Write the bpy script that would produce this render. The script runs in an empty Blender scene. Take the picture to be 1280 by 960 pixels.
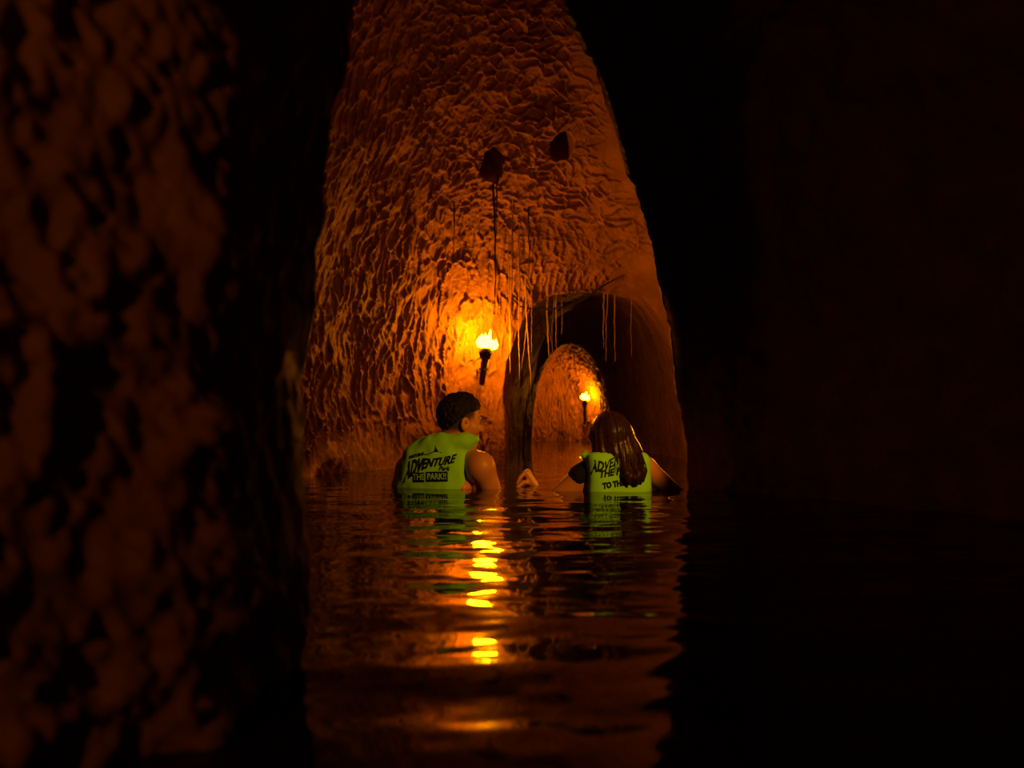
import bpy, bmesh, math, random
import numpy as np
from mathutils import Vector, Matrix
from mathutils.bvhtree import BVHTree

random.seed(7)
sc = bpy.context.scene
COL = sc.collection

# ------------------------------------------------------------------ camera
F_PX, PITCH, CAM_Z = 1200.0, math.radians(2.147), 0.30
cam_d = bpy.data.cameras.new('camera')
cam_d.sensor_width = 36.0
cam_d.lens = F_PX / 1280.0 * 36.0
cam_d.clip_start = 0.02
cam_d.dof.use_dof = True
cam_d.dof.focus_distance = 4.3
cam_d.dof.aperture_fstop = 3.6
cam = bpy.data.objects.new('camera', cam_d)
cam.location = (0, 0, CAM_Z)
cam.rotation_euler = (math.pi / 2 + PITCH, 0, 0)
COL.objects.link(cam)
sc.camera = cam

# ------------------------------------------------------------------ world, exposure
w = bpy.data.worlds.new('world'); sc.world = w; w.use_nodes = True
w.node_tree.nodes['Background'].inputs[0].default_value = (0.02, 0.008, 0.002, 1)
w.node_tree.nodes['Background'].inputs[1].default_value = 0.0
sc.view_settings.view_transform = 'Standard'
sc.view_settings.look = 'None'
sc.view_settings.gamma = 1.0
sc.view_settings.exposure = 0.0
sc.view_settings.use_curve_mapping = False
sc.cycles.use_denoising = True
sc.cycles.max_bounces = 6
sc.cycles.diffuse_bounces = 3
sc.cycles.caustics_reflective = False
sc.cycles.caustics_refractive = False
sc.cycles.sample_clamp_indirect = 4.0

# light levels (flame colours are linear radiance; torches emit from their own flames)
FLAME_NEAR = (450.0, 128.0, 0.62)
FLAME_FAR = (440.0, 124.0, 0.62)
FLAME_SIDE = (210.0, 59.0, 0.62)
FLAME_LOW = (250.0, 80.0, 0.6)
SPOT_W = 225.0
SPOT_COL = (1.0, 0.37, 0.02)


def P(px, py, y):
    """point of the place seen at pixel (px, py) of the 1280x960 frame at distance y along the tunnel"""
    a, b = (px - 640) / F_PX, (480 - py) / F_PX
    c, s = math.cos(PITCH), math.sin(PITCH)
    k = y / (c - b * s)
    return np.array((a * k, y, CAM_Z + (s + b * c) * k))


# ------------------------------------------------------------------ numpy noise
def _hash(ix, iy, iz, seed):
    h = (ix.astype(np.int64) * 374761393 + iy.astype(np.int64) * 668265263 + iz.astype(np.int64) * 2147483647 + seed * 1274126177) & 0xffffffff
    h = ((h ^ (h >> 13)) * 1274126177) & 0xffffffff
    h = ((h ^ (h >> 16)) * 2246822519) & 0xffffffff
    return h ^ (h >> 15)


def vnoise(p, seed=0):
    """smooth value noise, -1..1"""
    i = np.floor(p).astype(np.int64); f = p - i
    f = f * f * f * (f * (f * 6 - 15) + 10)
    out = 0
    for dx in (0, 1):
        wx = f[:, 0] if dx else 1 - f[:, 0]
        for dy in (0, 1):
            wy = f[:, 1] if dy else 1 - f[:, 1]
            for dz in (0, 1):
                wz = f[:, 2] if dz else 1 - f[:, 2]
                h = _hash(i[:, 0] + dx, i[:, 1] + dy, i[:, 2] + dz, seed)
                out = out + wx * wy * wz * (h / 2147483648.0 - 1)
    return out


def fbm(p, octaves=4, seed=0, gain=0.5):
    o = 0; a = 1.0
    for k in range(octaves):
        o = o + a * vnoise(p * (2.03 ** k) + 17.3 * k, seed + k); a *= gain
    return o


def worley(p, seed=0):
    """F1, F2 distances"""
    i = np.floor(p).astype(np.int64)
    f1 = np.full(len(p), 9.0); f2 = np.full(len(p), 9.0)
    for dx in (-1, 0, 1):
        for dy in (-1, 0, 1):
            for dz in (-1, 0, 1):
                cx, cy, cz = i[:, 0] + dx, i[:, 1] + dy, i[:, 2] + dz
                h = _hash(cx, cy, cz, seed)
                qx = cx + (h & 1023) / 1023.0 - p[:, 0]
                qy = cy + ((h >> 10) & 1023) / 1023.0 - p[:, 1]
                qz = cz + ((h >> 20) & 1023) / 1023.0 - p[:, 2]
                d = np.sqrt(qx * qx + qy * qy + qz * qz)
                nf1 = np.minimum(f1, d)
                f2 = np.minimum(f2, np.maximum(f1, d)); f1 = nf1
    return f1, f2


def sstep(a, b, x):
    t = np.clip((x - a) / (b - a), 0, 1)
    return t * t * (3 - 2 * t)


# ------------------------------------------------------------------ mesh helpers
def mesh_np(name, v, f, smooth=True):
    v = np.asarray(v, np.float32); f = np.asarray(f, np.int32)
    m = bpy.data.meshes.new(name)
    n = f.shape[1]
    m.vertices.add(len(v)); m.vertices.foreach_set('co', v.ravel())
    m.loops.add(f.size); m.loops.foreach_set('vertex_index', f.ravel())
    m.polygons.add(len(f))
    m.polygons.foreach_set('loop_start', np.arange(0, f.size, n, dtype=np.int32))
    m.polygons.foreach_set('loop_total', np.full(len(f), n, np.int32))
    m.update(calc_edges=True); m.validate()
    m.polygons.foreach_set('use_smooth', np.full(len(m.polygons), smooth))
    return m


def obj(name, mesh, mat=None, parent=None):
    o = bpy.data.objects.new(name, mesh)
    if mat is not None:
        mesh.materials.clear(); mesh.materials.append(mat)
    COL.objects.link(o)
    if parent is not None:
        o.parent = parent
    return o


def tag(o, label=None, cat=None, group=None, kind=None):
    if label: o['label'] = label
    if cat: o['category'] = cat
    if group: o['group'] = group
    if kind: o['kind'] = kind
    return o


def tube(points, radii, n=8, caps=True):
    pts = [Vector(p) for p in points]
    v, f = [], []
    up = Vector((0.13, 0.97, 0.2))
    for i, p in enumerate(pts):
        t = (pts[min(i + 1, len(pts) - 1)] - pts[max(i - 1, 0)]).normalized()
        a = t.cross(up)
        if a.length < 1e-3: a = t.cross(Vector((1, 0, 0)))
        a.normalize(); b = t.cross(a)
        for k in range(n):
            an = 2 * math.pi * k / n
            v.append(p + (a * math.cos(an) + b * math.sin(an)) * radii[i])
    for i in range(len(pts) - 1):
        for k in range(n):
            f.append((i * n + k, i * n + (k + 1) % n, (i + 1) * n + (k + 1) % n, (i + 1) * n + k))
    if caps:
        for i, s in ((0, -1), (len(pts) - 1, 1)):
            c = len(v); v.append(pts[i])
            for k in range(n):
                f.append((c, c, i * n + k, i * n + (k + 1) % n))
    return v, f


def pymesh(name, v, f, smooth=True):
    f = [tuple(dict.fromkeys(q)) for q in f]
    m = bpy.data.meshes.new(name)
    m.from_pydata([tuple(p) for p in v], [], f); m.update()
    m.polygons.foreach_set('use_smooth', [smooth] * len(m.polygons))
    return m


# ------------------------------------------------------------------ signed distance fields and surface nets
def cap(a, b, ra, rb=None, k=0.02):
    return ('c', np.array(a, float), np.array(b, float), ra, ra if rb is None else rb, k)


def ell(c, r, ax=None, k=0.02, op='+'):
    return ('e' + op, np.array(c, float), np.array(r, float), np.eye(3) if ax is None else np.array(ax, float), k)


def rbox(c, h, r, ax=None, k=0.02, op='+'):
    return ('b' + op, np.array(c, float), np.array(h, float), r, np.eye(3) if ax is None else np.array(ax, float), k)


def cut(a, b, ra, rb=None, k=0.008):
    return ('x', np.array(a, float), np.array(b, float), ra, ra if rb is None else rb, k)


def smin(a, b, k):
    h = np.clip(0.5 + 0.5 * (b - a) / k, 0, 1)
    return b + (a - b) * h - k * h * (1 - h)


def field(prims, p):
    out = None
    for q in prims:
        t = q[0]
        if t in ('c', 'x'):
            a, b = q[1], q[2]; ab = b - a
            tt = np.clip(((p - a) @ ab) / max(ab @ ab, 1e-9), 0, 1)
            d = np.linalg.norm(p - a - tt[:, None] * ab, axis=1) - (q[3] + tt * (q[4] - q[3]))
            k = q[5]
        elif t[0] == 'e':
            l = (p - q[1]) @ q[3].T
            k0 = np.linalg.norm(l / q[2], axis=1); k1 = np.linalg.norm(l / q[2] ** 2, axis=1)
            d = k0 * (k0 - 1) / np.maximum(k1, 1e-9); k = q[4]
        else:
            l = np.abs((p - q[1]) @ q[4].T) - (q[2] - q[3])
            d = np.linalg.norm(np.maximum(l, 0), axis=1) + np.minimum(l.max(axis=1), 0) - q[3]; k = q[5]
        if out is None: out = d
        elif t == 'x' or t.endswith('-'): out = -smin(-out, d, k)
        else: out = smin(out, d, k)
    return out


def nets(fn, lo, hi, h, band=0.04):
    """surface nets over the zero level of fn, evaluated only near the surface"""
    lo = np.array(lo, float); n = np.ceil((np.array(hi) - lo) / h).astype(int) + 1
    B = 8
    nb = np.ceil(n / B).astype(int)
    g = np.stack(np.meshgrid(*[(np.arange(nb[i]) * B + B / 2) * h + lo[i] for i in range(3)], indexing='ij'), -1).reshape(-1, 3)
    cv = fn(g).reshape(nb)
    big = np.repeat(np.repeat(np.repeat(cv, B, 0), B, 1), B, 2)[:n[0], :n[1], :n[2]].astype(np.float32)
    idx = np.nonzero(np.abs(big) < max(band, B * h * 1.15))
    pts = np.stack(idx, 1) * h + lo
    vals = np.empty(len(pts), np.float32)
    for s in range(0, len(pts), 400000):
        vals[s:s + 400000] = fn(pts[s:s + 400000])
    big[idx] = vals
    sg = big < 0
    c = sum(sg[x:x + n[0] - 1, y:y + n[1] - 1, z:z + n[2] - 1].astype(np.int8) for x in (0, 1) for y in (0, 1) for z in (0, 1))
    act = np.nonzero((c > 0) & (c < 8))
    A = np.stack(act, 1)
    vid = np.full(n - 1, -1, np.int32); vid[act] = np.arange(len(A))
    acc = np.zeros((len(A), 3)); cnt = np.zeros(len(A))
    offs = [(x, y, z) for x in (0, 1) for y in (0, 1) for z in (0, 1)]
    for o in offs:
        for ax in range(3):
            if o[ax]: continue
            o2 = list(o); o2[ax] = 1
            v0 = big[A[:, 0] + o[0], A[:, 1] + o[1], A[:, 2] + o[2]]
            v1 = big[A[:, 0] + o2[0], A[:, 1] + o2[1], A[:, 2] + o2[2]]
            m = (v0 < 0) != (v1 < 0)
            t = np.where(m, v0 / np.where(m, v0 - v1, 1), 0)
            q = np.repeat(np.array(o, float)[None], len(A), 0); q[:, ax] += t
            acc += q * m[:, None]; cnt += m
    verts = (A + acc / cnt[:, None]) * h + lo
    quads = []
    for ax in range(3):
        s0 = [slice(None)] * 3; s1 = [slice(None)] * 3
        s0[ax] = slice(0, -1); s1[ax] = slice(1, None)
        a, b = sg[tuple(s0)], sg[tuple(s1)]
        E = np.stack(np.nonzero(a != b), 1)
        inside = a[tuple(E.T)]
        u, v_ = (ax + 1) % 3, (ax + 2) % 3
        ok = (E[:, u] > 0) & (E[:, v_] > 0) & (E[:, u] < n[u] - 1) & (E[:, v_] < n[v_] - 1)
        E, inside = E[ok], inside[ok]
        ids = []
        for du, dv in ((-1, -1), (0, -1), (0, 0), (-1, 0)):
            q = E.copy(); q[:, u] += du; q[:, v_] += dv
            ids.append(vid[tuple(q.T)])
        q = np.stack(ids, 1)
        q[~inside] = q[~inside][:, ::-1]
        quads.append(q)
    quads = np.concatenate(quads)
    quads = quads[(quads >= 0).all(1)]
    return verts, quads


def sdf_mesh(name, prims, h, extra=None, pad=0.03):
    pts = []
    for q in prims:
        if q[0] == 'c':
            r = max(q[3], q[4]); pts += [q[1] - r, q[1] + r, q[2] - r, q[2] + r]
        elif q[0] == 'e+':
            r = q[2].max(); pts += [q[1] - r, q[1] + r]
        elif q[0] == 'b+':
            r = np.linalg.norm(q[2]); pts += [q[1] - r, q[1] + r]
    pts = np.array(pts)
    fn = (lambda p: field(prims, p)) if extra is None else (lambda p: extra(field(prims, p), p))
    v, f = nets(fn, pts.min(0) - pad, pts.max(0) + pad, h)
    return mesh_np(name, v, f)


# ------------------------------------------------------------------ materials
def mat(name):
    m = bpy.data.materials.new(name); m.use_nodes = True
    nt = m.node_tree
    return m, nt, nt.nodes['Principled BSDF']


def nd(nt, t, **kw):
    n = nt.nodes.new(t)
    for k, v in kw.items(): setattr(n, k, v)
    return n


def simple(name, col, rough=0.6, spec=0.4, noise=None, bump=None):
    m, nt, b = mat(name)
    b.inputs['Base Color'].default_value = (*col, 1)
    b.inputs['Roughness'].default_value = rough
    b.inputs['Specular IOR Level'].default_value = spec
    tc = nd(nt, 'ShaderNodeTexCoord')
    if noise:
        scale, c2 = noise
        t = nd(nt, 'ShaderNodeTexNoise'); t.inputs['Scale'].default_value = scale; t.inputs['Detail'].default_value = 6
        nt.links.new(tc.outputs['Object'], t.inputs['Vector'])
        r = nd(nt, 'ShaderNodeValToRGB')
        r.color_ramp.elements[0].position = 0.35; r.color_ramp.elements[1].position = 0.65
        r.color_ramp.elements[0].color = (*col, 1); r.color_ramp.elements[1].color = (*c2, 1)
        nt.links.new(t.outputs['Fac'], r.inputs['Fac']); nt.links.new(r.outputs['Color'], b.inputs['Base Color'])
    if bump:
        scale, dist = bump
        t = nd(nt, 'ShaderNodeTexNoise'); t.inputs['Scale'].default_value = scale; t.inputs['Detail'].default_value = 8
        nt.links.new(tc.outputs['Object'], t.inputs['Vector'])
        bp = nd(nt, 'ShaderNodeBump'); bp.inputs['Strength'].default_value = 1; bp.inputs['Distance'].default_value = dist
        nt.links.new(t.outputs['Fac'], bp.inputs['Height']); nt.links.new(bp.outputs['Normal'], b.inputs['Normal'])
    return m


ROCK = simple('cave_limestone', (0.175, 0.082, 0.045), 0.62, 0.1, (7, (0.26, 0.122, 0.068)), (55, 0.006))
MUD = simple('silt', (0.06, 0.04, 0.025), 0.9, 0.2, (5, (0.1, 0.07, 0.04)), (20, 0.01))
SKIN = simple('skin', (0.46, 0.19, 0.10), 0.42, 0.4, (30, (0.50, 0.22, 0.12)), (260, 0.0006))
HAIR = simple('black_hair', (0.010, 0.006, 0.004), 0.6, 0.12, None, (240, 0.002))
HAIR_LONG = simple('dark_brown_hair', (0.022, 0.009, 0.005), 0.36, 0.20, (40, (0.034, 0.013, 0.007)))
VEST = simple('lime_vest_fabric', (0.24, 0.72, 0.012), 0.8, 0.12, (14, (0.27, 0.78, 0.016)), (300, 0.0008))
PRINT = simple('black_print', (0.006, 0.005, 0.004), 0.7, 0.2)
SWIM = simple('black_swim_fabric', (0.008, 0.007, 0.007), 0.7, 0.2, None, (300, 0.0006))
WOOD = simple('charred_wood', (0.10, 0.055, 0.03), 0.8, 0.2, (40, (0.05, 0.03, 0.02)), (80, 0.004))
WRAP = simple('sooty_cloth', (0.05, 0.03, 0.02), 0.9, 0.1, None, (90, 0.006))
IRON = simple('dark_iron', (0.05, 0.045, 0.04), 0.5, 0.5, None, (60, 0.001))
ROOT = simple('pale_root', (0.34, 0.20, 0.11), 0.8, 0.2, (50, (0.22, 0.13, 0.07)), (150, 0.002))
ROOT_DARK = simple('dark_root', (0.05, 0.03, 0.018), 0.85, 0.2, (50, (0.03, 0.018, 0.01)), (150, 0.002))
CABLE = simple('black_rubber', (0.012, 0.011, 0.01), 0.5, 0.3)
EYE = simple('eye_white', (0.16, 0.11, 0.08), 0.3, 0.4)
LENS = simple('lamp_glass', (0.5, 0.4, 0.2), 0.15, 0.5)

# water: dark, still-bodied dielectric surface with real waves in its mesh
WATER, nt, b = mat('dark_cave_water')
b.inputs['Base Color'].default_value = (0.012, 0.006, 0.003, 1)
b.inputs['Roughness'].default_value = 0.06
b.inputs['IOR'].default_value = 1.25
b.inputs['Specular IOR Level'].default_value = 0.5


def flame_mat(name, rad):
    m = bpy.data.materials.new(name); m.use_nodes = True
    nt = m.node_tree; nt.nodes.clear()
    e = nt.nodes.new('ShaderNodeEmission'); o = nt.nodes.new('ShaderNodeOutputMaterial')
    mx = max(rad); e.inputs[0].default_value = (rad[0] / mx, rad[1] / mx, rad[2] / mx, 1); e.inputs[1].default_value = mx
    nt.links.new(e.outputs[0], o.inputs[0])
    return m


# ------------------------------------------------------------------ the cave shell
# stations: left foot x, y | right foot x, y | crown height | crown fraction | left and right roundness | row spacing
ST = [
    (-1.20, -2.2, 1.5, -2.2, 1.5, .5, 2.2, 2.2, .06),
    (-1.25, -1.0, 1.8, -.6, 2.0, .5, 2.4, 2.4, .06),
    (-1.20, -.2, 2.0, .8, 2.3, .5, 2.6, 2.6, .05),
    (-.95, .28, 2.1, 1.9, 2.4, .45, 2.8, 2.8, .03),
    (-.62, .60, 1.54, 2.9, 2.3, .40, 3.0, 3.0, .010),
    (-.285, .91, 1.10, 3.8, 2.0, .34, 3.4, 3.0, .010),
    (-.27, 1.05, .95, 4.1, 1.55, .30, 3.0, 2.2, .010),
    (-.255, 1.20, .80, 4.38, 1.38, .28, 2.5, 1.66, .010),
    (-.72, 1.60, 1.05, 4.9, 1.90, .40, 2.6, 2.1, .014),
    (-1.15, 2.4, 1.30, 5.6, 2.95, .48, 2.4, 2.2, .014),
    (-1.25, 3.6, 1.38, 6.1, 2.92, .50, 2.2, 2.2, .011),
    (-1.10, 5.0, 1.36, 6.6, 2.16, .50, 2.2, 2.2, .009),
    (-.75, 5.95, 1.33, 6.9, 1.65, .50, 2.4, 2.2, .009),
    (-.34, 6.38, 1.31, 7.05, 1.35, .50, 2.6, 2.3, .009),
    (-.04, 6.52, 1.31, 7.3, 1.20, .50, 3.6, 2.6, .010),
    (-.03, 7.1, 1.30, 7.8, 1.32, .50, 2.8, 2.6, .02),
    (.04, 8.5, 1.24, 8.8, 1.40, .50, 2.5, 2.5, .02),
    (.12, 9.8, 1.14, 9.8, 1.30, .50, 2.3, 2.3, .02),
    (.20, 10.3, 1.12, 10.3, 1.11, .48, 2.3, 2.1, .02),
    (.20, 10.5, 1.11, 10.5, 1.10, .48, 2.3, 2.1, .02),
    (-.05, 10.9, 1.25, 10.9, 1.30, .5, 2.3, 2.3, .018),
    (-.10, 12.0, 1.30, 12.0, 1.35, .5, 2.3, 2.3, .018),
    (.10, 13.2, 1.20, 13.2, 1.20, .5, 2.3, 2.3, .015),
    (.30, 13.7, 1.00, 13.7, .90, .5, 2.3, 2.3, .015),
    (.66, 13.9, .66, 13.9, .05, .5, 2.3, 2.3, .03),
]
rows = []
for a, b_ in zip(ST[:-1], ST[1:]):
    a, b_ = np.array(a), np.array(b_)
    d = max(np.linalg.norm(a[:2] - b_[:2]), np.linalg.norm(a[2:4] - b_[2:4]), abs(a[4] - b_[4]))
    n = max(2, int(round(d / min(a[8], b_[8]))) if max(a[8], b_[8]) < .02 else int(round(d / (.5 * (a[8] + b_[8])))))
    for k in range(n):
        rows.append(a[:8] + (b_[:8] - a[:8]) * k / n)
rows.append(np.array(ST[-1][:8]))
rows = np.array(rows)
for it in range(8):                                             # soften the kinks between stations
    sm = rows.copy(); sm[1:-1] = .25 * rows[:-2] + .5 * rows[1:-1] + .25 * rows[2:]; rows = sm
NS, NU, NB = len(rows), 680, 12
Lf, Rf = rows[:, 0:2], rows[:, 2:4]
u = np.linspace(0, 1, NU)
# even spacing along the arch: sample the angle so both upright flanks and crown get rows
ang = np.pi * u
left = u <= .5
ca, sa = np.abs(np.cos(ang)), np.abs(np.sin(ang))
V = np.zeros((NS, NU + 2 * NB, 3))
for i in range(NS):
    zc, c, pl, pr = rows[i, 4:8]
    p = np.where(left, pl, pr)
    cc, ss = ca ** (2 / p), sa ** (2 / p)
    fr = np.where(left, c * (1 - cc), c + (1 - c) * cc)
    z = -.15 + (zc + .15) * ss
    fr2 = np.concatenate((np.zeros(NB), fr, np.ones(NB)))
    z2 = np.concatenate((np.linspace(-1.0, -.2, NB), z, np.linspace(-.2, -1.0, NB)))
    V[i, :, 0] = Lf[i, 0] + (Rf[i, 0] - Lf[i, 0]) * fr2
    V[i, :, 1] = Lf[i, 1] + (Rf[i, 1] - Lf[i, 1]) * fr2
    V[i, :, 2] = z2
NT = NU + 2 * NB
# re-space every row evenly by length so that no stretch of rock is coarse
for i in range(NS):
    d = np.concatenate(([0], np.cumsum(np.linalg.norm(np.diff(V[i], axis=0), axis=1))))
    s = np.linspace(0, d[-1], NT)
    V[i] = np.stack([np.interp(s, d, V[i, :, k]) for k in range(3)], 1)


def grid_normals(V):
    du = np.zeros_like(V); dv = np.zeros_like(V)
    du[1:-1] = V[2:] - V[:-2]; du[0] = V[1] - V[0]; du[-1] = V[-1] - V[-2]
    dv[:, 1:-1] = V[:, 2:] - V[:, :-2]; dv[:, 0] = V[:, 1] - V[:, 0]; dv[:, -1] = V[:, -1] - V[:, -2]
    n = np.cross(dv, du)
    return n / np.maximum(np.linalg.norm(n, axis=2, keepdims=True), 1e-9)


N = grid_normals(V)
mid_row = V[:, NT // 2]
cen = np.stack((mid_row[:, 0], mid_row[:, 1], mid_row[:, 2] * .4), 1)
if ((cen[:, None] - V) * N).sum() < 0: N = -N                    # normals point into the cave
for it in range(6):                                              # smooth the displacement direction at the tight corners
    N[1:-1] = N[1:-1] * .5 + .25 * (N[2:] + N[:-2]); N /= np.maximum(np.linalg.norm(N, axis=2, keepdims=True), 1e-9)
p = V.reshape(-1, 3); nn = N.reshape(-1, 3)
ufrac = np.tile(np.linspace(0, 1, NT), NS)
left_y = np.repeat(Lf[:, 1], NT)
X, Y, Z = p[:, 0], p[:, 1], p[:, 2]
srow = np.repeat(np.arange(NS), NT)


def row_of(ly):
    return int(np.argmin(np.abs(Lf[:, 1] - ly)))


arch_in = row_of(1.20); corner = row_of(6.52); far_gate = row_of(10.4)
mid = sstep(arch_in - 10, arch_in + 60, srow) * (1 - sstep(corner - 12, corner + 10, srow))
far = sstep(far_gate + 5, far_gate + 25, srow)
near = 1 - sstep(arch_in - 30, arch_in + 10, srow)
passage = np.clip(1 - mid - far - near, 0, 1)
warp = np.stack([fbm(p * 5.0 + s, 2, 40 + s) for s in (0, 7, 13)], 1)
ceil_w = sstep(.35, .8, np.abs(nn[:, 2]))
# big lumps everywhere
disp = .05 * fbm(p * 1.7, 3, 3) * (.4 + .6 * (near + mid * .7 + far * .5))
# root-like ridge network of the middle chamber: tall meshes on the wall, short scales on the ceiling
qa = p / np.array((.060, .072, .23)) + warp * .6
qb = p / np.array((.115, .085, .06)) + warp * .7
smooth_side = sstep(.35, .85, X + .45 * vnoise(p * 2.0, 77)) * sstep(4.6, 5.4, Y)       # the right flank is smoothly plastered
calm = sstep(-.15, .45, vnoise(p * 1.9 + 4.0, 55)) * .75
low_wall = sstep(-1.1, -.65, X) * (1 - sstep(-.5, -.3, X)) * (1 - sstep(.25, .75, Z)) * sstep(5.0, 5.6, Y)
amp_r = np.clip(mid * (1 - .93 * smooth_side) * (1 - .55 * calm * (1 - ceil_w)) * (1 - .35 * low_wall) + mid * .5 * np.exp(-((X + .16) ** 2 + (Y - 6.4) ** 2 + (Z - .9) ** 2) / .16) + far + .12 * passage, 0, 1)
sel = amp_r > .03
rid = np.zeros(len(p))
for qq, wgt in ((qa, 1 - ceil_w), (qb, ceil_w)):
    s2 = sel & (wgt > .02)
    f1, f2 = worley(qq[s2], 5)
    r = np.exp(-((f2 - f1) / .135) ** 2) * (.55 + .45 * vnoise(qq[s2] * .8, 9))
    rid[s2] += wgt[s2] * r
f1, f2 = worley(p[sel] / .030 + warp[sel], 6)
fine = np.zeros(len(p)); fine[sel] = np.exp(-((f2 - f1) / .22) ** 2)
disp += amp_r * ((.036 + .016 * ceil_w) * rid + .005 * fine - .018)
# fine grain and the coarse lumps of the near walls
disp += (.006 + .004 * near) * fbm(p * 14, 3, 21) * (1 - .6 * smooth_side * mid)
nl = near * (X < .4) * (1 - .7 * sstep(.93, 1.0, Y))
nk = nl > .02
f1, f2 = worley(p[nk] / .048 + warp[nk] * .9, 31)
disp[nk] += nl[nk] * (.008 * (.5 - f1) + .006 * np.exp(-((f2 - f1) / .2) ** 2) + .013 * fbm(p[nk] * 24, 2, 61) + .008 * vnoise(p[nk] * 75, 62))
disp += near * (X >= .4) * .025 * fbm(p * 6, 3, 71)
# two old roof holes, and a dark fissure round the first of them
rel = p - np.array((0, 0, CAM_Z))
dep_c = rel[:, 1] * math.cos(PITCH) + rel[:, 2] * math.sin(PITCH)
ppx = 640 + F_PX * rel[:, 0] / np.maximum(dep_c, .1)
ppy = 480 - F_PX * (rel[:, 2] * math.cos(PITCH) - rel[:, 1] * math.sin(PITCH)) / np.maximum(dep_c, .1)
for (hx, hy, rx, ry, dep) in ((618, 204, .085, .09, .24), (704, 185, .075, .085, .25)):
    c_ = p[np.argmin(np.hypot(ppx - hx, ppy - hy) + 1e4 * ((Y < 3.5) | (Y > 6.8)))]   # centre of the hole on the rock
    rr = np.sqrt(((X - c_[0]) / rx) ** 2 + ((Y - c_[1]) / ry) ** 2 + ((Z - c_[2]) / (2.2 * ry)) ** 2) + .2 * vnoise(p * 18, 88)
    disp -= dep * (1 - sstep(.6, 1.05, rr))
W = p + nn * disp[:, None]
Wg = W.reshape(NS, NT, 3)
Ng = grid_normals(Wg)
FLIP = (Ng * N).sum() < 0
if FLIP: Ng = -Ng


def shell(name, j0, j1):
    sub = Wg[:, j0:j1 + 1].reshape(-1, 3); nj = j1 - j0 + 1
    ii, jj = np.meshgrid(np.arange(NS - 1), np.arange(nj - 1), indexing='ij')
    a = (ii * nj + jj).ravel()
    f = np.stack((a, a + 1, a + nj + 1, a + nj), 1)
    if FLIP: f = f[:, ::-1]
    m = mesh_np(name, sub, np.ascontiguousarray(f))
    m.normals_split_custom_set_from_vertices(Ng[:, j0:j1 + 1].reshape(-1, 3))
    return tag(obj(name, m, ROCK), kind='structure')


a1, a2 = int(NT * .36), int(NT * .66)
wl = shell('wall_left', 0, a1); ce = shell('ceiling', a1, a2); wr = shell('wall_right', a2, NT - 1)
wl['label'] = 'rough limestone wall along the left, veined with root-like ridges'
ce['label'] = 'low domed cave ceiling carved with scaly ridges and two dark holes'
wr['label'] = 'dark limestone wall along the right with a smooth rear flank'
# the rear end of the cave behind the viewer
ring = Wg[0]
cpt = ring.mean(0)
rv = np.concatenate([ring * (1 - t) + cpt * t + np.array((0, -.25 * math.sin(t * 1.5), 0)) for t in (0, .3, .6, .85, 1.0)])
ii, jj = np.meshgrid(np.arange(4), np.arange(NT - 1), indexing='ij'); a = (ii * NT + jj).ravel()
tag(obj('wall_rear', mesh_np('wall_rear', rv, np.stack((a, a + NT, a + NT + 1, a + 1), 1)), ROCK), 'rough rock closing the cave behind the viewer', kind='structure')
CAVE = BVHTree.FromPolygons([tuple(q) for q in Wg[::2, ::2].reshape(-1, 3)],
                            [(i * ((NT + 1) // 2) + j, i * ((NT + 1) // 2) + j + 1, (i + 1) * ((NT + 1) // 2) + j + 1, (i + 1) * ((NT + 1) // 2) + j)
                             for i in range((NS + 1) // 2 - 1) for j in range((NT + 1) // 2 - 1)])

# cave bed under the water
gx, gy = np.meshgrid(np.linspace(-1.7, 2.4, 60), np.linspace(-2.6, 14.2, 180), indexing='ij')
fp = np.stack((gx.ravel(), gy.ravel(), np.zeros(gx.size)), 1); fp[:, 2] = -.97 + .03 * fbm(fp * 3, 3, 12)
ii, jj = np.meshgrid(np.arange(59), np.arange(179), indexing='ij'); a = (ii * 180 + jj).ravel()
tag(obj('floor', mesh_np('floor', fp, np.stack((a, a + 180, a + 181, a + 1), 1)), MUD), 'silty cave bed beneath the dark water', kind='structure')

# ------------------------------------------------------------------ the water surface
ys = [-2.5]
while ys[-1] < 14.2:
    y = ys[-1]; ys.append(y + (.04 if y < .2 else .010 if y < 5.2 else .018 if y < 9 else .03))
ys = np.array(ys); xs = np.arange(-1.7, 2.4, .014)
gx, gy = np.meshgrid(xs, ys, indexing='ij')
rng = np.random.RandomState(4)
hz = np.zeros_like(gx)
for k in range(44):
    lam = .045 * (12 ** rng.rand())
    th = rng.normal(0, .6) + (math.pi if rng.rand() < .4 else 0)
    kx, ky = math.sin(th) * 2 * math.pi / lam, math.cos(th) * 2 * math.pi / lam
    slope = .0086 * (lam / .25) ** .02
    hz += slope * lam / (2 * math.pi) * np.sin(kx * gx + ky * gy + rng.rand() * 6.28)
for (cx, cy, lam, sl) in ((-.3, 4.25, .30, .020), (.44, 4.08, .26, .018), (.07, 4.4, .10, .03)):
    r = np.hypot(gx - cx, gy - cy)
    hz += sl * lam / (2 * math.pi) * np.sin(2 * math.pi * r / lam) * np.exp(-r / 1.3)
calm_w = .35 + .65 * sstep(4.4, 2.6, gy)
hz *= np.where(gy < 4.4, .45 + .55 * sstep(3.9, 2.8, gy), .45)
wv = np.stack((gx.ravel(), gy.ravel(), hz.ravel()), 1); ny = len(ys)
ii, jj = np.meshgrid(np.arange(len(xs) - 1), np.arange(ny - 1), indexing='ij'); a = (ii * ny + jj).ravel()
tag(obj('water', mesh_np('water', wv, np.stack((a, a + ny, a + ny + 1, a + 1), 1)), WATER), 'dark rippled cave water filling the flooded tunnel', 'water', kind='structure')


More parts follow.
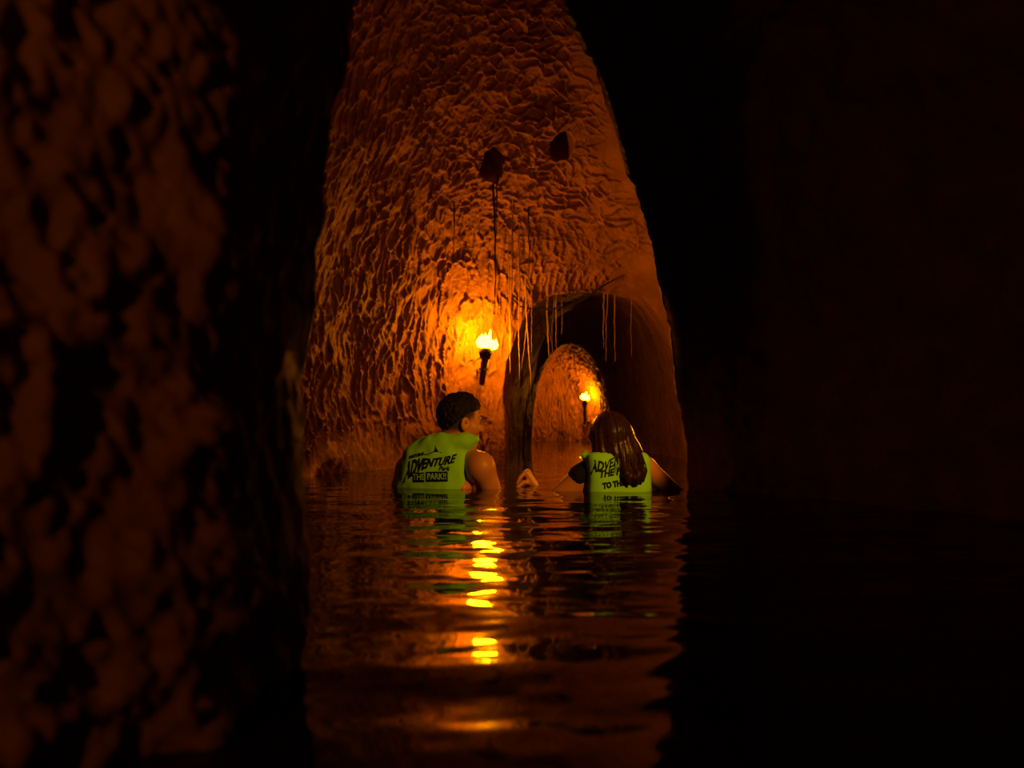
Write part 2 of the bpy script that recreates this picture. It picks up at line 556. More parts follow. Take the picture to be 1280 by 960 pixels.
# ------------------------------------------------------------------ torches
def make_torch(name, base, tip, flame_rad, label, scale=1.0, wall_pt=None, seed=1, flame_scale=1.0):
    """base = lower end of the shaft, tip = where the flame sits (world)"""
    base, tip = Vector(base), Vector(tip)
    root = bpy.data.objects.new(name, None); COL.objects.link(root); root.location = base
    tag(root, label, 'torch', 'burning wall torches')
    d = (tip - base); L = d.length; dn = d.normalized()
    rot = dn.to_track_quat('Z', 'Y').to_matrix().to_4x4()
    rnd = random.Random(seed)
    # shaft: knobbly tapering stick
    n = 12
    pts = [rot @ Vector((rnd.uniform(-.002, .002), rnd.uniform(-.002, .002), L * .82 * i / n)) for i in range(n + 1)]
    rad = [scale * (.016 + .006 * i / n + rnd.uniform(-.0015, .0015)) for i in range(n + 1)]
    obj('shaft', pymesh('shaft', *tube(pts, rad, 10)), WOOD, root)
    # wrapped head: stacked turns of cloth
    pts, rad = [], []
    for i in range(19):
        t = i / 18
        pts.append(rot @ Vector((0, 0, L * (.70 + .26 * t)))); rad.append(scale * (.028 + .010 * math.sin(t * 3.1) + .003 * math.sin(i * 2.1)))
    obj('wrapped_head', pymesh('wrapped_head', *tube(pts, rad, 12)), WRAP, root)
    pts = [rot @ Vector((0, 0, L * (.66 + .05 * i / 4))) for i in range(5)]
    obj('iron_collar', pymesh('iron_collar', *tube(pts, [scale * r for r in (.024, .030, .031, .030, .024)], 14)), IRON, root)
    if wall_pt is not None:
        wp = Vector(wall_pt) - base
        m_ = rot @ Vector((0, 0, L * .4))
        pts = [m_, m_ * .6 + wp * .4 + Vector((0, 0, -.02)), wp]
        obj('wall_bracket', pymesh('wall_bracket', *tube(pts, [.009, .010, .012], 8)), IRON, root)
        pts = [rot @ Vector((0, 0, L * (.375 + .05 * i / 2))) for i in range(3)]
        obj('ring', pymesh('ring', *tube(pts, [scale * .026] * 3, 14)), IRON, root)
    # flame: broad body with licking tongues
    s = scale * flame_scale
    o = np.array(tip - base)
    U = np.array((0, 0, 1.0))
    fl = [ell(o + (-.014 * s, 0, .018 * s), (.042 * s, .036 * s, .034 * s)),
          ell(o + (.036 * s, .004 * s, .002 * s), (.030 * s, .026 * s, .026 * s), k=.02 * s),
          cap(o + (-.032 * s, 0, .02 * s), o + (-.026 * s, .004, .062 * s), .020 * s, .004 * s, .012 * s),
          cap(o + (.014 * s, 0, .02 * s), o + (.022 * s, .002, .088 * s), .014 * s, .003 * s, .010 * s),
          cap(o + (-.004 * s, .02 * s, .02 * s), o + (-.006 * s, .02 * s, .07 * s), .016 * s, .003 * s, .012 * s),
          cap(o + (.045 * s, 0, .0), o + (.056 * s, .002, .034 * s), .014 * s, .003 * s, .010 * s)]
    obj('flame', sdf_mesh('flame', fl, .004 * s, pad=.01), flame_mat(name + '_flame', flame_rad), root)
    return root


tip = P(608, 432, 6.20)
make_torch('wall_torch', P(602, 481, 6.26), tip, FLAME_NEAR, 'large burning torch on the rock beside the swimming man', 1.15, P(596, 462, 6.5), 1)
tip2 = P(731, 498, 13.15)
make_torch('wall_torch', P(731, 530, 13.25), tip2, FLAME_FAR, 'small distant torch burning at the end of the far chamber', 1.0, P(733, 520, 13.7), 2)
make_torch('wall_torch', (1.17, 5.26, .12), (1.08, 5.24, .38), FLAME_SIDE, 'burning torch on the right wall hidden behind the dark jamb', 1.0, (1.35, 5.35, .4), 4)
make_torch('wall_torch', (-.98, -.62, .42), (-.93, -.55, .66), FLAME_LOW, 'low-burning torch on the near left wall behind the viewer', .8, (-1.2, -.5, .5), 3, .8)

# ------------------------------------------------------------------ spot lamp added out of view on the right to light the bathers' backs
sp_root = bpy.data.objects.new('added_spotlight', None); COL.objects.link(sp_root)
sp_pos = Vector((1.62, 1.85, 1.30)); sp_root.location = sp_pos
tag(sp_root, 'small black spot lamp added out of view on the near right, aimed at the bathers', 'added_spotlight')
aim = (Vector((.12, 4.2, .14)) - sp_pos).normalized()
rotm = aim.to_track_quat('Z', 'Y').to_matrix().to_4x4()
pts = [rotm @ Vector((0, 0, z)) for z in (-.12, -.11, -.04, .0, .05, .05, .02)]
obj('housing', pymesh('housing', *tube(pts, [.02, .04, .045, .05, .055, .05, .046], 20)), IRON, sp_root)
obj('lamp_glass', pymesh('lamp_glass', *tube([rotm @ Vector((0, 0, .012)), rotm @ Vector((0, 0, .018))], [.046, .044], 20)), LENS, sp_root)
obj('arm', pymesh('arm', *tube([rotm @ Vector((0, 0, -.08)), Vector((.12, -.04, .03)), Vector((.42, -.12, .04))], [.012, .012, .014], 8)), IRON, sp_root)
ld = bpy.data.lights.new('spot_beam', 'SPOT'); ld.energy = SPOT_W; ld.color = SPOT_COL; ld.spot_size = math.radians(19.8); ld.spot_blend = .3; ld.shadow_soft_size = .03
lo = bpy.data.objects.new('spot_beam', ld); COL.objects.link(lo); lo.parent = sp_root
lo.matrix_local = Matrix.Translation(aim * .07) @ (-aim).to_track_quat('Z', 'Y').to_matrix().to_4x4()


# ------------------------------------------------------------------ people
def unit(v):
    v = np.array(v, float); return v / np.linalg.norm(v)


def frame(fwd, up=(0, 0, 1)):
    f = unit(fwd); r = unit(np.cross(f, up)); u_ = np.cross(r, f)
    return r, f, u_                                             # right, forward, up


def head_prims(c, r, f, u_, s=1.0):
    c = np.array(c, float); ax = np.stack((r, f, u_))

    def L(x, y, z): return c + (r * x + f * y + u_ * z) * s
    q = [ell(L(0, -.006, .022), np.array((.076, .096, .088)) * s, ax, .03),
         ell(L(0, .036, -.050), np.array((.058, .058, .066)) * s, ax, .035),
         cap(L(-.02, .066, -.100), L(.02, .066, -.100), .020 * s, k=.03),
         cap(L(-.034, .078, .018), L(.034, .078, .018), .015 * s, k=.015),
         cap(L(0, .092, .004), L(0, .112, -.034), .009 * s, .0135 * s, .010),
         cap(L(-.012, .096, -.036), L(.012, .096, -.036), .009 * s, k=.008),
         cap(L(-.018, .086, -.064), L(.018, .086, -.064), .010 * s, k=.008),
         cap(L(-.016, .083, -.077), L(.016, .083, -.077), .010 * s, k=.008),
         ell(L(-.044, .058, -.030), np.array((.024, .026, .026)) * s, ax, .02),
         ell(L(.044, .058, -.030), np.array((.024, .026, .026)) * s, ax, .02),
         ell(L(-.031, .096, -.004), np.array((.014, .014, .009)) * s, ax, .010, '-'),
         ell(L(.031, .096, -.004), np.array((.014, .014, .009)) * s, ax, .010, '-')]
    for sx in (-1, 1):
        q += [ell(L(sx * .079, -.004, -.018), np.array((.010, .021, .033)) * s, ax, .006),
              ell(L(sx * .089, .000, -.014), np.array((.008, .010, .018)) * s, ax, .004, '-')]
    return q, L


def hand_prims(wrist, knuckle, side, tips, thumb, s=1.0):
    """palm from wrist to knuckles; four fingers from knuckles to tips via a bend; thumb from the side of the palm"""
    w_, k_, sd = np.array(wrist, float), np.array(knuckle, float), unit(side)
    q = []
    for i, (o, rr) in enumerate(((-.030, .0115), (-.010, .012), (.010, .012), (.030, .0105))):
        q.append(cap(w_ + sd * o * .5, k_ + sd * o, .015 * s, rr * s, .012))
    ln = (.92, 1.0, .95, .78)
    for i, o in enumerate((-.030, -.010, .010, .030)):
        a = k_ + sd * o * 1.08; m_, t_ = tips
        m2 = a + (np.array(m_) - k_) * ln[i] + sd * o * .08; e2 = m2 + (np.array(t_) - np.array(m_)) * ln[i]
        q.append(cap(a, m2, .0098 * s, .0088 * s, .004)); q.append(cap(m2, e2, .0088 * s, .0072 * s, .004))
    b0 = w_ + (k_ - w_) * .3 - sd * .022
    t1, t2 = np.array(thumb[0]), np.array(thumb[1])
    q.append(cap(b0, t1, .0145 * s, .0105 * s, .008)); q.append(cap(t1, t2, .0105 * s, .008 * s, .004))
    return q


def relaxed_hand(wrist, fwd, dn, s=1.0, flip=1):
    f = unit(fwd); d_ = unit(dn); sd = unit(np.cross(f, d_)) * flip
    w_ = np.array(wrist, float); k_ = w_ + f * .088
    m_ = k_ + f * .038 + d_ * .010; t_ = m_ + f * .026 + d_ * .022
    b0 = w_ + f * .03 - sd * .045 + d_ * .012
    return hand_prims(w_, k_, sd, (m_, t_), (b0, b0 + f * .03 - sd * .004), s)


def legs(hip, R_, Fw, zfloor, s=1.0):
    q = []
    for sx in (-1, 1):
        h = hip + R_ * sx * .09; kn = hip + R_ * sx * .13 + Fw * .36; kn[2] = zfloor + .30
        an = hip + R_ * sx * .12 + Fw * .06; an[2] = zfloor + .07
        q += [cap(h, kn, .082 * s, .055 * s, .03), cap(kn, kn * .55 + an * .45 - Fw * .02, .052 * s, .052 * s, .02),
              cap(kn * .55 + an * .45 - Fw * .02, an, .052 * s, .036 * s, .02),
              cap(an - np.array((0, 0, .03)), an + Fw * .17 - np.array((0, 0, .045)), .036 * s, .024 * s, .02)]
    return q


ZF = -.955
# ---- the man
yaw = math.radians(24)
mR, mF = np.array((math.cos(yaw), -math.sin(yaw), 0)), np.array((math.sin(yaw), math.cos(yaw), 0))
hip_m, nb_m = np.array((-.43, 4.36, -.50)), np.array((-.245, 4.35, .185))
mA = unit(nb_m - hip_m); mR2 = unit(mR - mA * (mR @ mA)); mF2 = np.cross(mA, mR2)
axm = np.stack((mR2, mF2, mA))
chest = np.array((-.335, 4.335, .0))
hd = np.array((-.238, 4.36, .300))
hr, hf, hu = frame((math.sin(math.radians(65)), math.cos(math.radians(65)), -.10))
hq, HL = head_prims(hd, hr, hf, hu, 1.0)
shR = np.array((-.138, 4.215, .096)); elR = np.array((-.055, 4.28, -.11)); wrR = np.array((.112, 4.435, -.03))
shL = np.array((-.475, 4.43, .075)); elL = np.array((-.565, 4.45, -.16)); wrL = np.array((-.46, 4.66, -.22))
man = [ell(hip_m, (.165, .12, .15), axm, .05),
       ell(chest, (.158, .108, .24), axm, .05), ell(hip_m * .45 + chest * .55 + np.array((0, 0, -.03)), (.145, .10, .18), axm, .06),
       ell(nb_m + np.array((-.035, -.01, -.045)), (.125, .075, .065), axm, .05),
       cap(nb_m + np.array((-.005, .0, -.03)), HL(0, -.02, -.065), .060, .053, .03),
       cap(nb_m + mR2 * .03 - mA * .03, shR, .052, .055, .04), cap(nb_m - mR2 * .05 - mA * .04, shL, .052, .055, .04),
       ell(shR + np.array((-.004, 0, -.002)), (.060, .058, .066), axm, .03),
       cap(shR + np.array((.006, 0, -.01)), elR, .056, .041, .02), cap(elR, elR * .6 + wrR * .4, .043, .040, .015), cap(elR * .6 + wrR * .4, wrR, .040, .026, .015),
       cap(shL, elL, .055, .042, .03), cap(elL, elL * .6 + wrL * .4, .043, .040, .015), cap(elL * .6 + wrL * .4, wrL, .040, .027, .015)]
man += legs(hip_m + np.array((0, 0, -.06)), mR, mF, ZF)
man += [cap(chest - mF2 * .045 + mA * .03 + mR2 * .140, chest - mF2 * .045 - mA * .16 + mR2 * .130, .046, .046, .03)]
man += hq
kn = np.array((.066, 4.405, .062))
man += hand_prims(wrR + np.array((0, 0, .012)), kn, (-.28, -.95, -.1), (kn + np.array((-.026, -.010, -.026)), kn + np.array((-.042, -.016, -.060))),
                  (np.array((.052, 4.352, .018)), np.array((.022, 4.332, -.004))))
man += relaxed_hand(wrL, (.6, .75, -.1), (0, 0, -1), 1.0, 1)
man_me = sdf_mesh('person', man, .0045)
# shaved fade around the ears and nape: colour of the skin itself there
co = np.empty(len(man_me.vertices) * 3, np.float32); man_me.vertices.foreach_get('co', co); co = co.reshape(-1, 3)
lh = (co - hd) @ np.stack((hr, hf, hu)).T


def fade_amount(l):
    line = .0 + .0 * l[:, 1]
    side = sstep(.035, -.03, l[:, 1])                            # 1 toward the back of the head
    lowz = np.where(l[:, 1] > .0, .006, -.075)
    return sstep(-.02, .02, l[:, 2] - (.012 - .07 * side)) * sstep(.062, .030, l[:, 1]) * (np.linalg.norm(l, axis=1) < .16) * (np.abs(l[:, 0]) < .082)


fa = man_me.attributes.new('fade', 'FLOAT', 'POINT'); fa.data.foreach_set('value', fade_amount(lh).astype(np.float32))
SKIN_M = SKIN.copy(); SKIN_M.name = 'skin_man'
nt = SKIN_M.node_tree; b = nt.nodes['Principled BSDF']
at = nd(nt, 'ShaderNodeAttribute'); at.attribute_name = 'fade'
mx = nd(nt, 'ShaderNodeMix'); mx.data_type = 'RGBA'
src = b.inputs['Base Color'].links[0].from_socket
nt.links.new(at.outputs['Fac'], mx.inputs[0]); nt.links.new(src, mx.inputs[6]); mx.inputs[7].default_value = (.05, .028, .018, 1)
nt.links.new(mx.outputs[2], b.inputs['Base Color'])
person_m = tag(obj('person', man_me, SKIN_M), 'man with short dark hair in a lime vest, face in profile toward the woman', 'person', 'people bathing in the cave')


def man_hair(d, pts):
    l = (pts - hd) @ np.stack((hr, hf, hu)).T
    base = d
    f1, f2 = worley(pts / .015, 3)
    base = base - .0065 * (1 - f1 * 1.6) - .003 * vnoise(pts * 60, 2)
    fwd = l[:, 1]
    hairline = np.interp(fwd, (-.12, -.075, -.03, .02, .055, .075, .1), (-.075, -.062, .000, .036, .048, .058, .10))
    return np.maximum(base, (hairline - l[:, 2]) * .8)


haxm = np.stack((hr, hf, hu))
hairp = [ell(HL(0, -.010, .024), (.082, .100, .098), haxm), ell(HL(0, .02, .062), (.062, .066, .056), haxm, .03)]
obj('hair', sdf_mesh('hair', hairp, .0032, man_hair), HAIR, person_m)
for sx in (-1, 1):
    ev, ef = nets(lambda p_, c_=HL(sx * .031, .082, -.004): np.linalg.norm(p_ - c_, axis=1) - .0125, HL(sx * .031, .082, -.004) - .016, HL(sx * .031, .082, -.004) + .016, .003)
    obj('eye', mesh_np('eye', ev, ef), EYE, person_m)
    pts = [HL(sx * (.014 + .036 * t), .093 - .014 * t * t, .020 + .006 * math.sin(t * 2.6)) for t in np.linspace(0, 1, 6)]
    obj('eyebrow', pymesh('eyebrow', *tube(pts, [.003, .005, .0055, .005, .004, .002], 8)), HAIR, person_m)


# ---- his vest
def vest_wrinkle(scale, amp, seed):
    def fn(d, pts):
        q_ = pts * np.array((9, 9, 5)) * scale
        return d - amp * vnoise(q_, seed) - amp * .5 * vnoise(q_ * 2.7, seed + 1)
    return fn


mv = [ell(chest + np.array((-.004, 0, -.01)), (.184, .130, .235), axm, .04),
      rbox(chest + mA * .02 - mR2 * .01 - mF2 * .0, (.167, .112, .155), .07, axm, .05),
      ell(nb_m + np.array((-.055, -.02, -.030)), (.124, .094, .080), axm, .05),
      cap(np.array((-.355, 4.285, .190)), np.array((-.155, 4.235, .216)), .036, .011, .03),
      cap(np.array((-.30, 4.27, .200)), np.array((-.205, 4.25, .206)), .040, .034, .03),
      cut(nb_m + np.array((.03, .03, -.05)), HL(.0, .0, -.06), .070, .078),
      cut(shR + np.array((-.030, -.10, -.075)) + mA * .02, shR + mR2 * .2 + np.array((0, 0, -.03)), .050, .09),
      cut(shR + np.array((.012, -.06, -.02)), shR + mR2 * .2, .060, .09),
      cut(np.array((-.150, 4.17, .06)), np.array((-.155, 4.17, -.30)), .066, .066), cut(np.array((-.095, 4.27, .05)), np.array((-.095, 4.27, -.30)), .100, .100), cut(np.array((-.13, 4.37, .03)), np.array((-.13, 4.37, -.30)), .085, .085),
      cut(shL + np.array((-.03, .04, -.10)), shL - mR2 * .2 + np.array((0, .0, -.06)), .060, .09)]
vest_m = obj('vest', sdf_mesh('vest', mv, .005, vest_wrinkle(1.3, .006, 8)), VEST, person_m)
vest_m['label'] = 'lime green swim vest with black lettering on the back'

# ---- the woman
yw = math.radians(-8)
wR, wF = np.array((math.cos(yw), -math.sin(yw), 0)), np.array((math.sin(yw), math.cos(yw), 0))
wA = np.array((0, 0, 1.0)); axw = np.stack((wR, wF, wA))
tor = np.array((.445, 4.12, -.06)); hip_w = np.array((.445, 4.13, -.47)); nb_w = np.array((.435, 4.13, .155))
hdw = np.array((.420, 4.14, .222))
gr, gf, gu = frame((math.sin(math.radians(-14)), math.cos(math.radians(-14)), -.12))
gq, GL = head_prims(hdw, gr, gf, gu, .93)
sL = np.array((.328, 4.11, .080)); eL = np.array((.165, 4.14, -.052)); wL = np.array((.10, 4.36, -.12))
sR = np.array((.572, 4.12, .095)); eR = np.array((.725, 4.16, -.035)); wR_ = np.array((.60, 4.36, -.10))
wom = [ell(hip_w, (.160, .115, .14), axw, .05), ell(tor, (.112, .085, .21), axw, .05), ell(tor + np.array((0, 0, -.2)), (.108, .085, .18), axw, .06),
       ell(nb_w + np.array((0, 0, -.04)), (.105, .06, .05), axw, .04),
       cap(nb_w + np.array((0, 0, -.03)), GL(0, -.02, -.06), .046, .044, .03),
       cap(nb_w - wR * .04 + np.array((0, 0, -.02)), sL, .036, .042, .04), cap(nb_w + wR * .04 + np.array((0, 0, -.02)), sR, .036, .042, .04),
       cap(sL, eL, .054, .037, .02), cap(sL + np.array((.02, 0, -.05)), sL * .5 + eL * .5 + np.array((.02, 0, -.03)), .05, .035, .03), cap(eL, eL * .6 + wL * .4, .035, .033, .015), cap(eL * .6 + wL * .4, wL, .033, .022, .015),
       cap(sR, eR, .046, .034, .02), cap(eR, eR * .6 + wR_ * .4, .035, .033, .015), cap(eR * .6 + wR_ * .4, wR_, .033, .022, .015)]
wom += legs(hip_w + np.array((0, 0, -.05)), wR, wF, ZF, .92) + gq
wom += relaxed_hand(wL, (-.2, .95, -.1), (0, 0, -1), .88, 1) + relaxed_hand(wR_, (.1, .97, -.1), (0, 0, -1), .88, -1)
person_w = tag(obj('person', sdf_mesh('person', wom, .0048), SKIN), 'woman with long dark hair in a lime vest, seen from behind with arms spread', 'person', 'people bathing in the cave')
wv_ = [rbox(tor + np.array((.005, 0, -.05)), (.124, .100, .27), .045, axw, .03),
       rbox(tor + np.array((.000, -.012, .118)), (.132, .075, .105), .030, axw, .03),
       cap(np.array((.335, 4.10, .135)), np.array((.308, 4.10, .148)), .020, .013, .02),
       cut(nb_w + np.array((0, .05, -.03)), GL(0, .02, -.03), .06, .07),
       cut(sL + np.array((-.022, .02, -.030)), sL - wR * .15 + np.array((0, 0, -.04)), .040, .07),
       cut(sR + np.array((.022, .05, -.03)), sR + wR * .15 + np.array((0, .03, -.04)), .040, .07)]
vest_w = obj('vest', sdf_mesh('vest', wv_, .005, vest_wrinkle(1.2, .003, 18)), VEST, person_w)
vest_w['label'] = 'lime green swim vest with tilted black lettering'
obj('swimsuit_sleeve', sdf_mesh('swimsuit_sleeve', [cap(sL + np.array((.02, 0, .005)), sL * .80 + eL * .20 + np.array((0, 0, .006)), .062, .057)], .005), SWIM, person_w)

# ---- her hair: a combed volume, then loose locks over the back of the vest
hairw = [ell(GL(0, -.012, .022), (.086, .104, .094), np.stack((gr, gf, gu))),
         cap(GL(-.052, -.045, .0), GL(-.064, -.055, -.085), .042, .036, .03), cap(GL(.0, -.06, .0), GL(.0, -.075, -.075), .050, .042, .03),
         cap(GL(.050, -.045, .01), GL(.090, -.065, -.080), .044, .040, .03),
         cap(GL(.060, -.075, -.060), np.array((.512, 4.006, .060)), .036, .018, .03), cap(np.array((.512, 4.006, .060)), np.array((.522, 4.008, .030)), .017, .004, .02),
         cap(GL(.075, -.05, -.05), np.array((.545, 4.015, .085)), .032, .017, .03), cap(np.array((.545, 4.015, .085)), np.array((.548, 4.010, .040)), .016, .004, .02),
         cap(GL(.02, -.085, -.070), np.array((.470, 4.005, .075)), .030, .014, .03), cap(np.array((.470, 4.005, .075)), np.array((.492, 4.002, .03)), .013, .004, .02)]


def comb(d, pts):
    l = (pts - hdw) @ np.stack((gr, gf, gu)).T
    an = np.arctan2(l[:, 0], -l[:, 1])
    q_ = np.stack((an * 15 + l[:, 2] * 6, l[:, 2] * 7, an * 0 + 3.0), 1)
    d = d - .0035 * vnoise(q_, 5) - .002 * vnoise(q_ * np.array((2.4, 1, 1)), 6)
    return np.maximum(d, np.minimum((l[:, 1] - .045), (-.03 + l[:, 1] + np.maximum(-.05 - l[:, 2], 0))) - .0)


hair_w = obj('hair', sdf_mesh('hair', hairw, .004, comb), HAIR_LONG, person_w)
hb = hair_w.data
VW = BVHTree.FromPolygons([v.co for v in vest_w.data.vertices], [tuple(p_.vertices) for p_ in vest_w.data.polygons])


def lock(top, end, r, bulge, seed):
    """a tapering lock of hair lying over the vest"""
    rnd = random.Random(seed); top, end = np.array(top), np.array(end)
    pts = []
    for t in np.linspace(0, 1, 14):
        c = top * (1 - t) + end * t + np.array((bulge * math.sin(t * math.pi), 0, 0)) + np.array((rnd.uniform(-1, 1), 0, 0)) * .0012
        hit = VW.ray_cast(Vector((c[0], 3.6, c[2])), Vector((0, 1, 0)), .62)
        yv = hit[0].y - r * .8 if hit[0] is not None else c[1]
        c[1] = min(c[1], yv)
        pts.append(c)
    for _ in range(3):
        pts = [pts[0]] + [(pts[i - 1] + pts[i] * 2 + pts[i + 1]) / 4 for i in range(1, len(pts) - 1)] + [pts[-1]]
    rad = [r * (1 - .75 * (i / 13) ** 2) for i in range(14)]
    return tube(pts, rad, 6)


rnd = random.Random(5)
lv, lf = [], []
for i in range(46):
    t = i / 45
    x0 = GL(.02 + .085 * t, -.115 + .03 * t, -.050)
    ex = P(783 + 24 * t + rnd.uniform(-3, 3), rnd.uniform(586, 604) - 14 * t, 4.0)
    v_, f_ = lock(x0, ex, rnd.uniform(.0028, .006), rnd.uniform(-.006, .012), i)
    b0 = len(lv); lv += v_; lf += [tuple(k + b0 for k in q_) for q_ in f_]
for i in range(7):
    x0 = GL(-.01 + .008 * i, -.115, -.050); ex = P(768 + 3.0 * i + rnd.uniform(-2, 2), rnd.uniform(575, 600), 4.0)
    v_, f_ = lock(x0, ex, rnd.uniform(.0018, .003), rnd.uniform(-.004, .004), i + 80)
    b0 = len(lv); lv += v_; lf += [tuple(k + b0 for k in q_) for q_ in f_]
lk = obj('loose_locks', pymesh('loose_locks', lv, lf), HAIR_LONG, person_w); lk['kind'] = 'stuff'


# ------------------------------------------------------------------ printed lettering on the vests
def text_tris(body, size, shear=0.0, bold=0.0, squeeze=1.0):
    cu = bpy.data.curves.new('lettering', 'FONT'); cu.body = body; cu.size = size; cu.shear = shear; cu.offset = bold; cu.resolution_u = 2
    cu.align_x = 'CENTER'; cu.align_y = 'CENTER'; cu.fill_mode = 'FRONT'
    o = bpy.data.objects.new('lettering', cu); COL.objects.link(o)
    dg = bpy.context.evaluated_depsgraph_get()
    me = bpy.data.meshes.new_from_object(o.evaluated_get(dg))
    v = [(p_.co.x * squeeze, p_.co.y) for p_ in me.vertices]; f = [tuple(p_.vertices) for p_ in me.polygons]
    bpy.data.objects.remove(o); bpy.data.curves.remove(cu); bpy.data.meshes.remove(me)
    return v, f


def panel(x0, x1, y0, y1, sk=0.0, n=14, m=4):
    v = [(x0 + (x1 - x0) * i / n + sk * (y0 + (y1 - y0) * j / m), y0 + (y1 - y0) * j / m) for i in range(n + 1) for j in range(m + 1)]
    f = [(i * (m + 1) + j, (i + 1) * (m + 1) + j, (i + 1) * (m + 1) + j + 1, i * (m + 1) + j + 1) for i in range(n) for j in range(m)]
    return v, f


def poly(pts):
    return list(pts), [tuple(range(len(pts)))]


def print_on(vest, name, parts, cpx, cpy, y, mm, rot, lift, mt):
    """lay flat shapes (in print units) on the vest surface; cpx, cpy centre, rot in the print plane"""
    tree = BVHTree.FromPolygons([v.co for v in vest.data.vertices], [tuple(p_.vertices) for p_ in vest.data.polygons])
    c = P(cpx, cpy, y); bm = bmesh.new(); cr, sr = math.cos(rot), math.sin(rot)
    for v, f in parts:
        vs = []
        for (a, b_) in v:
            x, z = (a * cr - b_ * sr) * mm, (a * sr + b_ * cr) * mm
            o_ = Vector((c[0] + x, y - .6, c[2] + z))
            # parallel to the view onto the back panel
            dirn = Vector((0.0, 1, 0))
            hit = tree.ray_cast(o_, dirn)
            vs.append(bm.verts.new(hit[0] - dirn * lift) if hit[0] is not None else None)
        for q_ in f:
            if any(vs[i] is None for i in q_): continue
            try: bm.faces.new([vs[i] for i in q_])
            except ValueError: pass
    me = bpy.data.meshes.new(name); bm.to_mesh(me); bm.free()
    return obj(name, me, mt, vest)


def sh(part, dx, dy, warpf=None):
    v, f = part
    return [(a + dx, b_ + dy) if warpf is None else warpf(a + dx, b_ + dy) for a, b_ in v], f


def arcw(a, b_):                                                 # the big word swells and drops at its left end
    t = max(0.0, (-a - 2) / 30)
    return (a, b_ + .10 * a * 1.0 - .010 * a * a * (1 if a < 0 else -.35) * .9 + (b_ * 1.2 * t))


# print units: 1 = one photograph pixel at the vest (about 3.5 mm)
adv = sh(text_tris('ADVENTURE', 13.5, .45, .6, .84), -5, 1, arcw)
mount = [poly([(-16, 10.5), (-11, 12.3), (-6, 12.0), (-1, 14.5), (2.2, 16), (3.2, 20), (3.8, 23.5), (4.4, 20), (7.2, 16), (11, 13.5), (11.3, 14.5), (8.5, 15.2), (6.8, 14.8), (2, 14.6), (-6, 11.0), (-11, 11.2)])]
print_on(vest_m, 'lettering', [adv, sh(text_tris('Park', 7.5, .3, .25), 15, -5.6), sh(text_tris('NATURAL', 5.2, .3, .35, .85), -21, 10, lambda a, b_: (a, b_ + .28 * (a + 21)))] + mount,
         540, 580, 4.2, .0035, 0.0, .0022, PRINT)
print_on(vest_m, 'lettering_panel', [panel(-25.5, -10.5, -21.5, -9.5), panel(-8.2, 19.5, -21.0, -8.6)], 540, 581, 4.2, .0035, .03, .0022, PRINT)
print_on(vest_m, 'lettering', [sh(text_tris('THE', 10.5, 0, .18, .82), -18, -15.4), sh(text_tris('PARK!!', 10.5, 0, .18, .80), 5.6, -14.8)], 540, 581, 4.2, .0035, .03, .0038, VEST)
print_on(vest_w, 'lettering', [sh(text_tris('ADVENTURE', 14, .5, .5, .80), 6, 14, lambda a, b_: (a, b_ * (1 + .5 * min(1, max(0, (-a - 6) / 14))) + .35 * a - 5)),
                               sh(text_tris('THE PARK!!', 12, .35, .5, .85), 9, -2), sh(text_tris('TO THE PARK', 10, .1, .7, .78), 10, -17)],
         765, 589, 4.0, .00333, .16, .0022, PRINT)


# ------------------------------------------------------------------ hanging roots
def root(px, pybot, y, r, mt, label, group, seed, dx=0.0, fork=False, pytop=None):
    if pytop is not None:                                        # hangs from the rock seen at this height
        dr = (Vector(P(px, pytop, 5.0)) - cam.location).normalized(); ht = CAVE.ray_cast(cam.location + dr * 3.2, dr)
        if ht[0] is not None: y = ht[0].y - .01
    rnd = random.Random(seed); bot = P(px, pybot, y)
    hit = CAVE.ray_cast(Vector((bot[0] + dx, y, bot[2] + .02)), Vector((0, 0, 1)))
    top = hit[0] + Vector((0, 0, .02)) if hit[0] is not None else Vector((bot[0] + dx, y, bot[2] + .7))
    n = 22; pts, wx, wy = [], 0, 0
    for i in range(n + 1):
        t = i / n
        wx += rnd.uniform(-1, 1) * .003; wy += rnd.uniform(-1, 1) * .003
        pts.append(Vector((top.x * (1 - t) + bot[0] * t + wx * math.sin(min(1, t * 3) * 1.57), y + wy, top.z * (1 - t) + bot[2] * t)))
    rad = [r * (1.25 - .8 * i / n + .18 * rnd.uniform(-1, 1)) for i in range(n + 1)]
    v, f = tube(pts, rad, 6)
    o = obj('hanging_root', pymesh('hanging_root', v, f), mt); tag(o, label, 'root', group)
    if fork:
        k = 9; q = [pts[k] + Vector((.004 * j * (1 if seed % 2 else -1) * (1 + .2 * rnd.random()), .002 * j, -(pts[k].z - pts[-1].z) * .09 * j)) for j in range(9)]
        v, f = tube(q, [r * .6 * (1 - .08 * j) for j in range(9)], 6)
        obj('rootlet', pymesh('rootlet', v, f), mt, o)
    return o


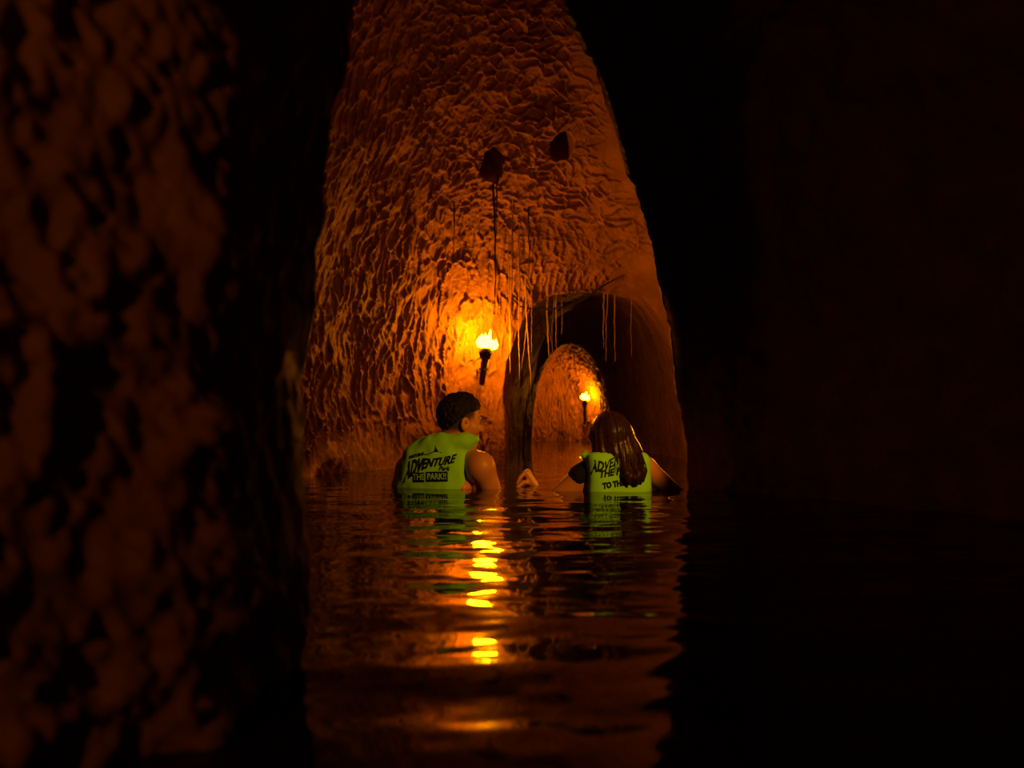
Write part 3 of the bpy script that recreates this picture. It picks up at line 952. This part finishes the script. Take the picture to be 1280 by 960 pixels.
G1, G2, G3, G4 = 'roots beside the torch', 'roots over the far passage', 'roots in front of the right flank', 'dark roots under the roof hole'
root(639, 440, 6.20, .0045, ROOT, 'short pale root hanging closest to the torch flame', G1, 1, .01)
root(648, 478, 6.35, .0040, ROOT, 'long straight thin root right of the torch', G1, 2)
root(636, 470, 6.30, .0032, ROOT, 'thinnest pale root, its tip below the torch flame', G1, 3)
root(662, 484, 6.55, .0055, ROOT, 'longest forked root at the edge of the dark passage', G1, 4, -.03, True)
root(664, 440, 6.60, .0040, ROOT, 'short root beside the longest forked root', G1, 5)
root(684, 428, 6.75, .0045, ROOT, 'leftmost root of the bunch over the far passage', G2, 6)
root(688, 446, 6.75, .0055, ROOT, 'thick forked root at the left of the bunch', G2, 7, -.02, True)
root(693, 440, 6.80, .0040, ROOT, 'straight middle root of the bunch over the far passage', G2, 8)
root(697, 436, 6.80, .0050, ROOT, 'second root from the right in the bunch', G2, 9, -.01)
root(701, 418, 6.85, .0045, ROOT, 'rightmost and shortest root of the bunch', G2, 10)
root(755, 436, 7.00, .0050, ROOT, 'forked root hanging above the woman', G3, 11, 0, True)
root(760, 452, 7.00, .0035, ROOT, 'thin root just right of the forked one above the woman', G3, 12)
root(769, 452, 7.00, .0045, ROOT, 'single straight root before the smooth right flank', G3, 13)
root(790, 446, 7.05, .0030, ROOT, 'faint thin root, rightmost of all', G3, 14)
root(616, 386, 5.55, .0060, ROOT_DARK, 'long dark root hanging from the roof hole above the torch', G4, 15, pytop=208)
root(622, 300, 5.52, .0040, ROOT_DARK, 'short dark root hanging beside the long one', G4, 16, pytop=208)
root(660, 352, 5.90, .0050, ROOT_DARK, 'dark root hanging in the middle of the lit ceiling', G4, 17, pytop=262)
root(568, 330, 5.70, .0040, ROOT_DARK, 'dark root hanging left of the torch', G4, 18, pytop=256)

# ------------------------------------------------------------------ slack cable strung along the low arch
cp = [P(640, 372, 6.45), P(650, 383, 6.55), P(662, 386, 6.62), P(685, 387, 6.66), P(705, 384, 6.70), P(725, 377, 6.72), P(742, 366, 6.72), P(756, 356, 6.72), P(767, 350, 6.74)]
cp = [Vector(c) for c in cp]
for e in (0, -1):
    dr = (cp[e] - cam.location).normalized(); ht = CAVE.ray_cast(cam.location + dr * 4.5, dr)
    if ht[0] is not None: cp[e] = ht[0] - dr * .004
tag(obj('cable', pymesh('cable', *tube(cp, [.006] * len(cp), 8)), CABLE), 'thin black cable sagging along the low arch above the passage', 'cable')
